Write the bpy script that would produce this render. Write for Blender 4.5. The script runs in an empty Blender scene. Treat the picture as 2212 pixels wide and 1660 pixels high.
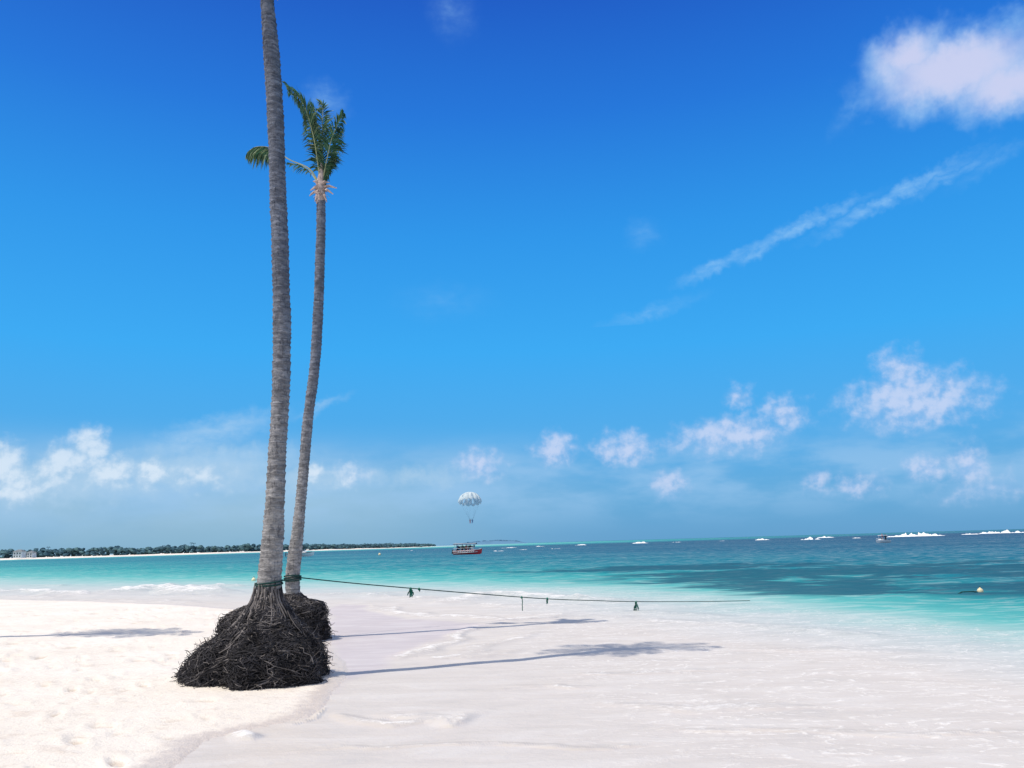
import bpy, math, random
import numpy as np
from mathutils import Vector, Matrix
random.seed(7); rng=np.random.default_rng(7)
scene=bpy.context.scene
scene.view_settings.view_transform='Standard'; scene.view_settings.look='None'; scene.view_settings.exposure=0

# ---------------------------------------------------------------- image pixel coordinates unprojected to world positions
F=1736.0; PIT=math.radians(11.21); ROL=math.radians(1.615); EYE=1.8
fw=Vector((0,math.cos(PIT),math.sin(PIT))); u0=Vector((0,-math.sin(PIT),math.cos(PIT))); r0=Vector((1,0,0))
RT=math.cos(ROL)*r0-math.sin(ROL)*u0; UP=math.cos(ROL)*u0+math.sin(ROL)*r0
def ray(x,y): return F*fw+(x-1106)*RT+(830-y)*UP
def gnd(x,y):
    d=ray(x,y); t=-EYE/d.z; return (d.x*t,d.y*t)
def at(x,y,Y):
    d=ray(x,y); t=Y/d.y; return Vector((d.x*t,Y,EYE+d.z*t))
def azel(x,y):
    d=ray(x,y); return math.degrees(math.atan2(d.x,d.y)),math.degrees(math.atan2(d.z,math.hypot(d.x,d.y)))

cam=bpy.data.cameras.new("camera"); camo=bpy.data.objects.new("camera",cam); scene.collection.objects.link(camo)
cam.sensor_width=36; cam.lens=36*F/2212; cam.clip_end=60000; cam.clip_start=0.05
M=Matrix((RT,UP,-fw)).transposed().to_4x4(); M.translation=Vector((0,0,EYE)); camo.matrix_world=M
scene.camera=camo

# ---------------------------------------------------------------- helpers
def new_mat(name):
    m=bpy.data.materials.new(name); m.use_nodes=True; nt=m.node_tree; nt.nodes.clear()
    return m,nt
class NB:
    def __init__(s,nt): s.nt=nt
    def n(s,t,**k):
        nd=s.nt.nodes.new(t)
        for a,b in k.items(): setattr(nd,a,b)
        return nd
    def l(s,a,b): s.nt.links.new(a,b)
    def put(s,sock,v):
        if isinstance(v,bpy.types.NodeSocket): s.l(v,sock)
        else: sock.default_value=v
    def math(s,op,a,b=0.0,c=0.0,clamp=False):
        nd=s.n('ShaderNodeMath',operation=op,use_clamp=clamp)
        s.put(nd.inputs[0],a); s.put(nd.inputs[1],b); s.put(nd.inputs[2],c); return nd.outputs[0]
    def mix(s,f,a,b,bt='MIX'):
        nd=s.n('ShaderNodeMix',data_type='RGBA',blend_type=bt)
        s.put(nd.inputs[0],f); 
        for i,v in ((6,a),(7,b)):
            s.put(nd.inputs[i], v if isinstance(v,bpy.types.NodeSocket) else (v[0],v[1],v[2],1))
        return nd.outputs[2]
    def ss(s,x,a,b,o0=0.0,o1=1.0):
        nd=s.n('ShaderNodeMapRange',interpolation_type='SMOOTHSTEP'); s.put(nd.inputs[0],x)
        s.put(nd.inputs[1],a); s.put(nd.inputs[2],b); s.put(nd.inputs[3],o0); s.put(nd.inputs[4],o1); return nd.outputs[0]
    def noise(s,vec,scale,detail=4,rough=0.55,dist=0.0):
        nd=s.n('ShaderNodeTexNoise'); nd.inputs['Scale'].default_value=scale; nd.inputs['Detail'].default_value=detail
        nd.inputs['Roughness'].default_value=rough; nd.inputs['Distortion'].default_value=dist
        if vec is not None: s.l(vec,nd.inputs['Vector'])
        return nd
    def mapping(s,vec,loc=(0,0,0),rot=(0,0,0),sc=(1,1,1),t='POINT'):
        nd=s.n('ShaderNodeMapping',vector_type=t); s.l(vec,nd.inputs[0])
        nd.inputs[1].default_value=loc; nd.inputs[2].default_value=rot; nd.inputs[3].default_value=sc; return nd.outputs[0]
    def ramp(s,x,stops):
        nd=s.n('ShaderNodeValToRGB'); s.l(x,nd.inputs[0]); e=nd.color_ramp.elements
        while len(e)<len(stops): e.new(0.5)
        for i,(p,c) in enumerate(stops): e[i].position=p; e[i].color=(c[0],c[1],c[2],1)
        return nd.outputs[0]
def srgb(r,g,b):
    f=lambda v:(v/255/12.92) if v/255<=0.04045 else ((v/255+0.055)/1.055)**2.4
    return (f(r),f(g),f(b))
def simple_mat(name,col,rough=0.7,var=0.25,scale=8,spec=0.3,bump=0.0,trans=0.0):
    m,nt=new_mat(name); b=NB(nt)
    tc=b.n('ShaderNodeTexCoord'); nz=b.noise(tc.outputs['Object'],scale,5)
    d=tuple(c*(1-var) for c in col); u=tuple(min(1,c*(1+var)) for c in col)
    c=b.mix(b.ss(nz.outputs[0],0.3,0.7),d,u)
    p=b.n('ShaderNodeBsdfPrincipled'); b.l(c,p.inputs['Base Color']); p.inputs['Roughness'].default_value=rough
    p.inputs['Specular IOR Level'].default_value=spec
    if bump>0:
        bp=b.n('ShaderNodeBump'); bp.inputs['Strength'].default_value=bump; bp.inputs['Distance'].default_value=0.02
        b.l(nz.outputs[0],bp.inputs['Height']); b.l(bp.outputs[0],p.inputs['Normal'])
    o=b.n('ShaderNodeOutputMaterial')
    if trans>0:
        t=b.n('ShaderNodeBsdfTranslucent'); b.l(c,t.inputs[0]); mx=b.n('ShaderNodeMixShader'); mx.inputs[0].default_value=trans
        b.l(p.outputs[0],mx.inputs[1]); b.l(t.outputs[0],mx.inputs[2]); b.l(mx.outputs[0],o.inputs[0])
    else: b.l(p.outputs[0],o.inputs[0])
    return m

class MB:
    def __init__(s): s.v=[]; s.f=[]; s.m=[]
    def add(s,vs,fs,mi=0):
        k=len(s.v); s.v.extend([tuple(v) for v in vs]); s.f.extend([tuple(i+k for i in f) for f in fs]); s.m.extend([mi]*len(fs))
    def tube(s,pts,rad,seg=6,mi=0,cap=True,jit=0.0):
        pts=[Vector(p) for p in pts]; n=len(pts); vs=[]; fs=[]
        t0=(pts[1]-pts[0]).normalized(); ref=Vector((0,0,1)) if abs(t0.z)<0.9 else Vector((1,0,0))
        a=t0.cross(ref).normalized()
        for i,p in enumerate(pts):
            t=(pts[min(i+1,n-1)]-pts[max(i-1,0)]).normalized()
            a=(a-a.dot(t)*t).normalized(); bb=t.cross(a)
            r=rad[i] if hasattr(rad,'__len__') else rad
            for k in range(seg):
                th=2*math.pi*k/seg; q=r*(1+(random.uniform(-jit,jit) if jit else 0))
                vs.append(p+q*(math.cos(th)*a+math.sin(th)*bb))
        for i in range(n-1):
            for k in range(seg):
                k2=(k+1)%seg; fs.append((i*seg+k,i*seg+k2,(i+1)*seg+k2,(i+1)*seg+k))
        if cap: fs.append(tuple(range(seg))[::-1]); fs.append(tuple((n-1)*seg+k for k in range(seg)))
        s.add(vs,fs,mi)
    def box(s,c,sz,mi=0,bev=0.0):
        x,y,z=c; a,b,h=[q/2 for q in sz]; e=bev
        vs=[(x+i*(a-(e if k>0 else 0)),y+j*(b-(e if k>0 else 0)),z+k*h) for k in(-1,1) for j in(-1,1) for i in(-1,1)]
        s.add(vs,[(0,2,3,1),(4,5,7,6),(0,1,5,4),(2,6,7,3),(0,4,6,2),(1,3,7,5)],mi)
    def ball(s,c,r,mi=0,nu=8,nv=6,jit=0.0,sc=(1,1,1)):
        vs=[];fs=[]
        for j in range(nv+1):
            ph=math.pi*j/nv
            for i in range(nu):
                th=2*math.pi*i/nu; q=r*(1+(random.uniform(-jit,jit) if jit else 0))
                vs.append((c[0]+q*sc[0]*math.sin(ph)*math.cos(th),c[1]+q*sc[1]*math.sin(ph)*math.sin(th),c[2]+q*sc[2]*math.cos(ph)))
        for j in range(nv):
            for i in range(nu):
                i2=(i+1)%nu; fs.append((j*nu+i,(j+1)*nu+i,(j+1)*nu+i2,j*nu+i2))
        s.add(vs,fs,mi)
    def obj(s,name,mats,smooth=False,parent=None):
        me=bpy.data.meshes.new(name); me.from_pydata(s.v,[],s.f)
        for m in mats: me.materials.append(m)
        me.polygons.foreach_set('material_index',s.m)
        if smooth: me.polygons.foreach_set('use_smooth',[True]*len(s.f))
        me.update(); o=bpy.data.objects.new(name,me); scene.collection.objects.link(o)
        if parent: o.parent=parent
        return o
def empty(name,loc=(0,0,0)):
    e=bpy.data.objects.new(name,None); scene.collection.objects.link(e); e.location=loc; return e

def vnoise(x,y,seed=0):
    xi=np.floor(x).astype(np.int64); yi=np.floor(y).astype(np.int64); fx=x-xi; fy=y-yi
    fx=fx*fx*(3-2*fx); fy=fy*fy*(3-2*fy)
    def h(a,b):
        n=(a*374761393+b*668265263+seed*974634777)&0xffffffff; n=((n^(n>>13))*1274126177)&0xffffffff
        return ((n^(n>>16))&0xffff)/65535.0
    return (h(xi,yi)*(1-fx)+h(xi+1,yi)*fx)*(1-fy)+(h(xi,yi+1)*(1-fx)+h(xi+1,yi+1)*fx)*fy
def fbm(x,y,o=4,seed=0):
    s=0;a=0.5
    for i in range(o): s=s+a*vnoise(x*2**i,y*2**i,seed+i); a*=0.5
    return s
def sdist(X,Y,pl):
    best=np.full(X.shape,1e18); sg=np.ones(X.shape); par=np.zeros(X.shape)
    for i in range(len(pl)-1):
        ax,ay=pl[i]; bx,by=pl[i+1]; dx,dy=bx-ax,by-ay; L=dx*dx+dy*dy
        t=np.clip(((X-ax)*dx+(Y-ay)*dy)/L,0,1); px=X-ax-t*dx; py=Y-ay-t*dy; d=px*px+py*py
        m=d<best-1e-9; best=np.where(m,d,best); c=(dx*(Y-ay)-dy*(X-ax)); sg=np.where(m,np.where(c>0,1.0,-1.0),sg); par=np.where(m,i+t,par)
    return np.sqrt(best)*sg,par
def sstep(x,a,b):
    t=np.clip((x-a)/(b-a),0,1); return t*t*(3-2*t)

# ---------------------------------------------------------------- coast lines (world metres)
g=gnd
DRY=[(3,-300),(-1,-40),(-2.2,-5),(-2.8,4),(-3.0,7.3),(-3.1,8.34),(-2.7,8.79),(-2.33,9.3),(-2.3,10.0),(-2.4,10.7),(-2.45,11.9),(-2.8,13.4),(-3.4,15.2),(-5.2,19.5),(-8.2,25.0),
     g(530,1318),g(400,1308),g(200,1300),g(0,1295),(-60,60),(-130,95),(-350,190),(-640,350),(-660,560),(-430,650),(-330,690),(-230,780),(-160,950),(-150,1400),(-260,2600),(-900,4500),(-9000,6000)]
TEAL=[(40,-300),(14,-20),(9.6,6),g(2212,1368),g(1900,1335),g(1700,1312),g(1500,1288),g(1300,1272),g(1000,1266),g(700,1263),g(520,1260),g(250,1260),g(0,1257),(-90,100),(-350,240),(-600,380),(-600,540),(-420,630),(-320,670),(-215,760),(-140,940),(-130,1400),(-200,2600),(-900,4400),(-9000,5800)]

def polar_grid():
    az=np.concatenate([np.arange(-180,-64,3.0),np.arange(-64,64,0.17),np.arange(64,180,3.0)])
    rr=[0.6]
    while rr[-1]<30000:
        r=rr[-1]; k=1.013 if r<60 else (1.02 if r<400 else 1.06); k=1.08 if r<4 else k
        rr.append(r*k)
    rr=np.array(rr); A,Rr=np.meshgrid(np.radians(az),rr)
    return Rr*np.sin(A),Rr*np.cos(A),Rr
GX,GY,GR=polar_grid(); NR,NA=GX.shape
sD,_=sdist(GX,GY,DRY); sD=-sD
sT,_=sdist(GX,GY,TEAL); sT=-sT
def grid_mesh(name,Z,attrs,keep=None):
    n=NR*NA; co=np.stack([GX,GY,Z],-1).reshape(-1,3)
    i,j=np.meshgrid(np.arange(NR-1),np.arange(NA),indexing='ij'); j2=(j+1)%NA
    fa=np.stack([i*NA+j,(i+1)*NA+j,(i+1)*NA+j2,i*NA+j2],-1).reshape(-1,4)[:,::-1]
    if keep is not None:
        k=keep.reshape(-1); fa=fa[k[fa].any(1)]
        used=np.zeros(n,bool); used[fa.ravel()]=True; idx=np.cumsum(used)-1; fa=idx[fa]; co=co[used]; attrs={a:v.reshape(-1)[used] for a,v in attrs.items()}
    me=bpy.data.meshes.new(name); me.vertices.add(len(co)); me.vertices.foreach_set('co',co.astype(np.float32).ravel())
    me.loops.add(fa.size); me.loops.foreach_set('vertex_index',fa.ravel().astype(np.int32))
    me.polygons.add(len(fa)); me.polygons.foreach_set('loop_start',(np.arange(len(fa))*4).astype(np.int32))
    me.polygons.foreach_set('loop_total',np.full(len(fa),4,np.int32)); me.polygons.foreach_set('use_smooth',np.ones(len(fa),bool))
    me.update(calc_edges=True)
    for a,v in attrs.items():
        at_=me.attributes.new(a,'FLOAT','POINT'); at_.data.foreach_set('value',v.reshape(-1).astype(np.float32))
    o=bpy.data.objects.new(name,me); scene.collection.objects.link(o); return o

# ---- sand
far=sstep(GR,250,500)
land=np.clip(-sD,0,None)
wob=(fbm(GX*0.9,GY*0.9,4,3)-0.47)
zs=np.where(sD<0, 0.012+0.09*(1-np.exp(-land/3.0))+0.10*(1-np.exp(-land/14.0)), -0.05*np.clip(sD,0,40)**0.9)
zs=zs+wob*0.04*sstep(GR,1,4)*(1-far)
zs=zs+far*(sD<0)*np.minimum(land*0.06,1.0)
fx=np.zeros_like(GX)
for _ in range(900):
    ax=random.uniform(-17,-3.3); ay=random.uniform(4,27)
    a=random.uniform(0,3.1); ca,sa=math.cos(a),math.sin(a); dp=random.uniform(0.5,1.5)
    m=(np.abs(GX-ax)<0.4)&(np.abs(GY-ay)<0.4)
    dx=GX[m]-ax; dy=GY[m]-ay; u=(dx*ca+dy*sa)/0.15; v=(-dx*sa+dy*ca)/0.065; q=u*u+v*v
    fx[m]+= (-0.040*np.exp(-q)+0.016*np.exp(-(np.sqrt(q)-1.6)**2*3))*dp
zs=zs+fx*sstep(-sD,0.15,0.6)
sandm,nt=new_mat("coral_sand"); b=NB(nt)
geo=b.n('ShaderNodeNewGeometry'); P=geo.outputs['Position']
sa_=b.n('ShaderNodeAttribute',attribute_name='shore'); atD=sa_.outputs['Fac']
tr=b.n('ShaderNodeAttribute',attribute_name='tread').outputs['Fac']
n1=b.noise(P,0.5,6); n2=b.noise(P,45,5,0.7); n3=b.noise(P,6,5,0.6); n4=b.noise(b.mapping(P,sc=(0.7,1,1)),2.2,6,0.65)
dry=b.mix(b.ss(n1.outputs[0],0.3,0.7),(0.72,0.665,0.59),(0.78,0.73,0.66))
dry=b.mix(b.ss(n2.outputs[0],0.60,0.75,0,0.4),dry,(0.45,0.38,0.31))
dry=b.mix(b.ss(n3.outputs[0],0.55,0.75,0,0.5),dry,(0.56,0.48,0.41))
dry=b.mix(b.ss(n4.outputs[0],0.56,0.70,0,0.5),dry,(0.61,0.525,0.45))
dry=b.mix(b.ss(tr,-0.004,-0.03,0,0.6),dry,(0.50,0.42,0.34))  # shade in the footprint hollows painted into the sand colour
wetx=b.math('ADD',atD,b.math('MULTIPLY',b.math('SUBTRACT',n3.outputs[0],0.5),0.5))
col=b.mix(b.ss(wetx,-0.42,-0.12),dry,(0.61,0.545,0.49))
p=b.n('ShaderNodeBsdfPrincipled'); b.l(col,p.inputs['Base Color']); p.inputs['Specular IOR Level'].default_value=0.15
b.l(b.ss(wetx,-0.42,-0.12,0.95,0.4),p.inputs['Roughness'])
hh=b.math('ADD',b.math('MULTIPLY',n2.outputs[0],0.35),b.math('ADD',n3.outputs[0],n4.outputs[0]))
bp=b.n('ShaderNodeBump'); bp.inputs['Strength'].default_value=0.7; bp.inputs['Distance'].default_value=0.05; b.l(hh,bp.inputs['Height']); b.l(bp.outputs[0],p.inputs['Normal'])
o=b.n('ShaderNodeOutputMaterial'); b.l(p.outputs[0],o.inputs[0])
sand=grid_mesh("sand_beach",zs,{'shore':sD,'tread':fx}); sand.data.materials.append(sandm)

# ---- sea
FOAM=[ # points, width (m), strength, crest height
 ([g(-60,1277),g(0,1280),g(60,1277),g(150,1283),g(215,1287)],0.9,0.85,0.16),
 ([g(250,1288),g(285,1276),g(330,1271),g(380,1274),g(440,1281),g(520,1283)],1.2,0.95,0.26),
 ([g(400,1266),g(470,1270),g(540,1268)],1.0,0.75,0.16),
 ([g(0,1268),g(120,1266),g(200,1268)],0.9,0.6,0.10),
 ([g(200,1292),g(330,1287),g(430,1289),g(520,1293)],0.6,0.6,0.05),
 ([g(-40,1288),g(60,1289),g(170,1293)],0.6,0.6,0.04),
 ([g(0,1293),g(160,1297),g(330,1299),g(530,1306)],0.5,0.55,0.02),
 ([g(640,1290),g(700,1286),g(760,1285),g(860,1291),g(990,1301)],0.7,0.62,0.08),
 ([g(960,1308),g(1000,1296),g(1050,1286),g(1120,1286),g(1200,1291),g(1280,1297),g(1400,1303)],0.7,0.82,0.16),
 ([g(1000,1305),g(1080,1308),g(1200,1308),g(1330,1314)],0.45,0.7,0.06),
 ([g(790,1308),g(850,1318),g(920,1328),g(1000,1332),g(1080,1341),g(1150,1335),g(1250,1320)],0.35,0.8,0.04),
 ([g(850,1428),g(890,1418),g(945,1402),g(975,1385),g(1005,1365),g(1060,1350),g(1110,1343)],0.20,0.75,0.03),
 ([g(900,1426),g(1010,1412),g(1080,1385),g(1180,1360)],0.3,0.65,0.02),
 ([g(960,1420),g(1060,1418),g(1160,1400)],0.2,0.6,0.02),
 ([g(470,1598),g(500,1594),g(530,1606)],0.10,0.8,0.05),
 ([g(700,1540),g(780,1560),g(860,1566),g(940,1553),g(990,1562),g(1060,1540)],0.12,0.65,0.03),
 ([g(780,1552),g(900,1545),g(1000,1550),g(1090,1535)],0.10,0.6,0.03),
 ([g(940,1556),g(975,1556),g(1000,1566)],0.09,0.85,0.06),
 ([g(1150,1470),g(1400,1452),g(1700,1440)],0.16,0.55,0.0),
 ([g(1200,1520),g(1500,1530),g(1900,1515)],0.14,0.55,0.0),
 ([g(560,1640),g(760,1612),g(980,1604),g(1250,1618),g(1500,1606)],0.07,0.5,0.008),
 ([g(1350,1585),g(1650,1572),g(2000,1590),g(2300,1570)],0.10,0.52,0.008),
 ([g(1000,1500),g(1200,1486),g(1350,1492)],0.10,0.5,0.008),
 ([g(1250,1330),g(1500,1345),g(1750,1360),g(2000,1385)],0.4,0.65,0.03),
 ([g(1500,1405),g(1800,1400),g(2100,1420)],0.25,0.6,0.0),
 ([g(700,1285),g(900,1278),g(1000,1282)],0.7,0.5,0.05),
 ([g(1280,1318),g(1450,1325),g(1650,1335)],0.4,0.6,0.02),
 ([g(560,1578),g(660,1552),g(705,1520)],0.05,0.5,0.0),
]
foam=np.zeros_like(GX); crest=np.zeros_like(GX)
wx=GX+(fbm(GX*0.8,GY*0.8,5,11)-0.47)*1.2*np.clip(GR/25,0.15,1.8); wy=GY+(fbm(GX*0.8,GY*0.8,5,21)-0.47)*1.5*np.clip(GR/25,0.15,1.8)
near=GR<130
for pl,w,st,hc in FOAM:
    d,par=sdist(wx[near],wy[near],pl); ends=np.clip(np.minimum(par,len(pl)-1-par)*1.5,0,1)
    g_=np.exp(-(np.abs(d)/w)**1.5)*ends
    foam[near]=np.maximum(foam[near],g_*st); crest[near]=np.maximum(crest[near],np.exp(-(d/(w*0.9))**2)*ends*hc*(0.2+1.4*fbm(wx[near]*1.1,wy[near]*1.1,3,5)))
wc=fbm(GX*0.06+3,GY*0.10,3,31)
foam=np.maximum(foam,sstep(wc,0.64,0.73)*0.45*sstep(GR,60,120)*(sT>5))
wash=sstep(sD,0.3,1.5)*(1-sstep(sT,-0.5,1.0))*sstep(GX+3.0+ (GY-12)*0.12,2.0,5.0)
depth=sT/(0.11*GR)
THIN=[g(700,1300),g(790,1312),g(870,1330),g(1000,1345),g(1080,1352),g(990,1372),g(930,1405),g(850,1440),g(760,1470),g(735,1500),g(690,1500),(-3,13.0),g(690,1370)]
px=np.array([q[0] for q in THIN]); py=np.array([q[1] for q in THIN]); ins=np.zeros(GX.shape,bool)
for i in range(len(px)):
    x1,y1,x2,y2=px[i],py[i],px[i-1],py[i-1]
    ins^=((y1>wy)!=(y2>wy))&(wx<(x2-x1)*(wy-y1)/(y2-y1+1e-12)+x1)
dth,_=sdist(wx,wy,THIN+[THIN[0]]); thin=np.where(ins,sstep(np.abs(dth),0,0.35),0.0)
def blob(x,y,rx,ry): 
    cx,cy=g(x,y); return np.exp(-(((GX-cx)/rx)**2+((GY-cy)/ry)**2))
reef=np.maximum.reduce([blob(1560,1252,4,2.6),blob(1700,1262,4,2.2),blob(1830,1272,4.5,2.2),blob(2060,1272,5,2.6),blob(2260,1270,5,3.0),blob(1460,1226,9,5),blob(1700,1236,8,4),blob(1950,1236,12,6)*0.95,blob(2212,1225,18,9)*0.8])
off=sstep(sT,-1,6)
zw=0.0+crest+off*(fbm(GX*0.35,GY*0.8,3,41)-0.44)*0.22*(1-sstep(GR,80,200))+(fbm(GX*1.2,GY*2.5,3,51)-0.44)*0.035*sstep(sD,0.1,2.0)
seam,nt=new_mat("sea_water"); b=NB(nt)
A=lambda n:b.n('ShaderNodeAttribute',attribute_name=n).outputs['Fac']
geo=b.n('ShaderNodeNewGeometry'); P=geo.outputs['Position']
dep=A('depth'); fo=A('foam'); th=A('thin'); rf=A('reef'); ws=A('wash')
Ps=b.mapping(P,sc=(0.35,1,1),rot=(0,0,0.15))
na=b.noise(Ps,0.45,6,0.6); nb=b.noise(Ps,2.2,6,0.65,0.4); nc=b.noise(P,7,6,0.7,0.6); nbig=b.noise(b.mapping(P,sc=(0.3,1,1)),0.05,7,0.65)
nr=b.noise(b.mapping(P,sc=(0.45,1,1)),0.55,6,0.65,0.5); nf=b.noise(b.mapping(P,sc=(0.6,1,1)),2.4,6,0.75,0.6)
dd=b.math('ADD',dep,b.math('MULTIPLY',b.math('SUBTRACT',na.outputs[0],0.5),1.3))
x=b.math('MULTIPLY_ADD',dd,1/12.0,0.25,clamp=True)
colr=b.ramp(x,[(0.0,(0.585,0.54,0.495)),(0.08,(0.54,0.53,0.505)),(0.17,(0.44,0.50,0.495)),(0.25,(0.29,0.47,0.465)),(0.32,(0.095,0.39,0.385)),(0.42,(0.026,0.30,0.315)),(0.55,(0.010,0.205,0.26)),(0.75,(0.004,0.125,0.21)),(1.0,(0.003,0.065,0.155))])
colr=b.mix(b.math('MULTIPLY',th,0.9),colr,(0.52,0.465,0.47))
lt=b.mix(0.5,colr,(0.74,0.72,0.69)); dkk=b.mix(0.5,colr,(0.27,0.28,0.28))
colr=b.mix(b.ss(nb.outputs[0],0.45,0.66,0.0,0.5),colr,lt)
colr=b.mix(b.ss(nb.outputs[0],0.28,0.48,0.32,0.0),colr,dkk)
dk=b.mix(b.ss(nbig.outputs[0],0.40,0.64,0.0,0.6),colr,b.mix(1.0,colr,(0.45,0.62,0.75),'MULTIPLY'))  # dark streaks in the colour stand in for shading of long waves
colr=b.mix(b.ss(dd,0.5,2.5),colr,dk)
rfm=b.math('MULTIPLY',b.ss(rf,0.08,0.45),b.ss(b.math('ADD',nr.outputs[0],b.math('MULTIPLY',rf,0.18)),0.46,0.61,0,0.85))
colr=b.mix(rfm,colr,(0.020,0.085,0.135))
lace=b.noise(b.mapping(P,sc=(0.55,1.3,1),rot=(0,0,0.2)),1.7,5,0.6,1.2)
ridge=b.math('ABSOLUTE',b.math('SUBTRACT',lace.outputs[0],0.5))
lm=b.math('MULTIPLY',b.ss(ridge,0.040,0.0),b.math('MULTIPLY',ws,b.ss(nc.outputs[0],0.38,0.60,0.0,0.75)))
fn=b.math('ADD',b.math('MULTIPLY',nc.outputs[0],0.55),b.math('MULTIPLY',nf.outputs[0],0.75))
fm=b.ss(b.math('ADD',fo,b.math('MULTIPLY',b.math('SUBTRACT',fn,0.66),2.6)),0.42,0.95)
fm=b.math('MULTIPLY',fm,b.ss(fo,0.05,0.3))
fm=b.math('MAXIMUM',fm,lm)
colr=b.mix(b.math('MULTIPLY',fm,0.8),colr,(0.77,0.765,0.75))
h=b.math('ADD',b.math('MULTIPLY',nb.outputs[0],0.14),b.math('ADD',b.math('MULTIPLY',nc.outputs[0],0.035),b.math('MULTIPLY',fm,0.03)))
h=b.math('ADD',h,b.math('MULTIPLY',b.math('MULTIPLY',na.outputs[0],0.5),b.ss(dd,-1,2)))
h=b.math('ADD',h,b.math('MULTIPLY',b.math('MULTIPLY',nf.outputs[0],0.35),b.ss(fo,0.05,0.5)))
bp=b.n('ShaderNodeBump'); bp.inputs['Distance'].default_value=1.0; b.l(h,bp.inputs['Height'])
b.l(b.math('MULTIPLY',b.ss(dd,-2.5,1.5,0.36,0.6),b.math('MULTIPLY_ADD',th,-0.75,1.0)),bp.inputs['Strength'])
df=b.n('ShaderNodeBsdfDiffuse'); b.l(colr,df.inputs[0]); b.l(bp.outputs[0],df.inputs['Normal'])
gl=b.n('ShaderNodeBsdfGlossy'); gl.inputs['Roughness'].default_value=0.14; b.l(bp.outputs[0],gl.inputs['Normal'])
mx=b.n('ShaderNodeMixShader'); b.l(b.math('MULTIPLY',b.ss(dd,-2,1,0.12,0.035),b.math('SUBTRACT',1.0,fm)),mx.inputs[0]); b.l(df.outputs[0],mx.inputs[1]); b.l(gl.outputs[0],mx.inputs[2])
o=b.n('ShaderNodeOutputMaterial'); b.l(mx.outputs[0],o.inputs[0])
sea=grid_mesh("sea_water",zw,{'depth':depth,'foam':foam,'thin':thin,'reef':reef,'wash':wash},keep=(sD>-1.2)); sea.data.materials.append(seam)

# ---------------------------------------------------------------- sun
shv=Vector((5.5,2.16)); el=math.radians(62.2)
sdir=Vector((-shv.x/shv.length*math.cos(el),-shv.y/shv.length*math.cos(el),math.sin(el)))
sl=bpy.data.lights.new("sun",'SUN'); sl.energy=4.0; sl.angle=math.radians(0.53); sl.color=(1.0,0.92,0.80)
so=bpy.data.objects.new("sun",sl); scene.collection.objects.link(so); so.rotation_euler=sdir.to_track_quat('Z','Y').to_euler()
so.location=(0,0,60)

# ---------------------------------------------------------------- world sky
w=bpy.data.worlds.new("World"); scene.world=w; w.use_nodes=True; nt=w.node_tree; nt.nodes.clear(); b=NB(nt)
sky=b.n('ShaderNodeTexSky'); sky.sky_type='NISHITA'; sky.sun_disc=False; sky.sun_elevation=el; sky.sun_rotation=math.atan2(sdir.x,sdir.y)
sky.air_density=1.0; sky.dust_density=0.3; sky.ozone_density=3.0
tc=b.n('ShaderNodeTexCoord'); D=tc.outputs['Generated']
sep=b.n('ShaderNodeSeparateXYZ'); b.l(D,sep.inputs[0])
azm=b.math('MULTIPLY',b.math('ARCTAN2',sep.outputs[0],sep.outputs[1]),57.2958)
elv=b.math('MULTIPLY',b.math('ARCSINE',sep.outputs[2]),57.2958)
grad=b.ramp(b.math('DIVIDE',elv,45.0,clamp=True),[(0.0,srgb(88,158,208)),(0.06,srgb(92,168,220)),(0.16,srgb(78,172,236)),(0.30,srgb(55,172,247)),(0.48,srgb(42,152,238)),(0.66,srgb(31,120,222)),(0.82,srgb(25,93,202)),(1.0,srgb(22,84,190))])
nis=b.mix(1.0,sky.outputs[0],(0.10,0.10,0.10),'MULTIPLY')
base=b.mix(0.93,nis,grad)
cx=b.n('ShaderNodeCombineXYZ'); b.l(azm,cx.inputs[0]); b.l(elv,cx.inputs[1]); UV=cx.outputs[0]
dn=b.noise(UV,0.9,3,0.6)
sub=b.n('ShaderNodeVectorMath',operation='SUBTRACT'); b.l(dn.outputs['Color'],sub.inputs[0]); sub.inputs[1].default_value=(0.5,0.5,0.5)
def distort(k):
    m=b.n('ShaderNodeVectorMath',operation='MULTIPLY_ADD'); b.l(sub.outputs[0],m.inputs[0]); m.inputs[1].default_value=(k,k,0); b.l(UV,m.inputs[2]); return m.outputs[0]
UVc=distort(1.1); UVw=distort(1.6)
def field(src,blobs):
    acc=None
    for (x,y,rx,ry,rot,amp) in blobs:
        a,e=azel(x,y); k=0.033
        mp=b.mapping(src,loc=(a,e,0),rot=(0,0,math.radians(rot)),sc=(rx*k,ry*k,1),t='TEXTURE')
        ln=b.n('ShaderNodeVectorMath',operation='LENGTH'); b.l(mp,ln.inputs[0])
        v=b.math('MULTIPLY_ADD',ln.outputs['Value'],-amp,amp)
        acc=v if acc is None else b.math('MAXIMUM',acc,v)
    return acc
def background(c):
    bg=b.n('ShaderNodeBackground'); b.l(c,bg.inputs[0]); bg.inputs[1].default_value=1.0; return bg.outputs[0]
wispcol=srgb(150,202,246)
wn=b.noise(b.mapping(UV,rot=(0,0,-0.3),sc=(0.6,1.4,1)),1.1,5,0.6)
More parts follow.
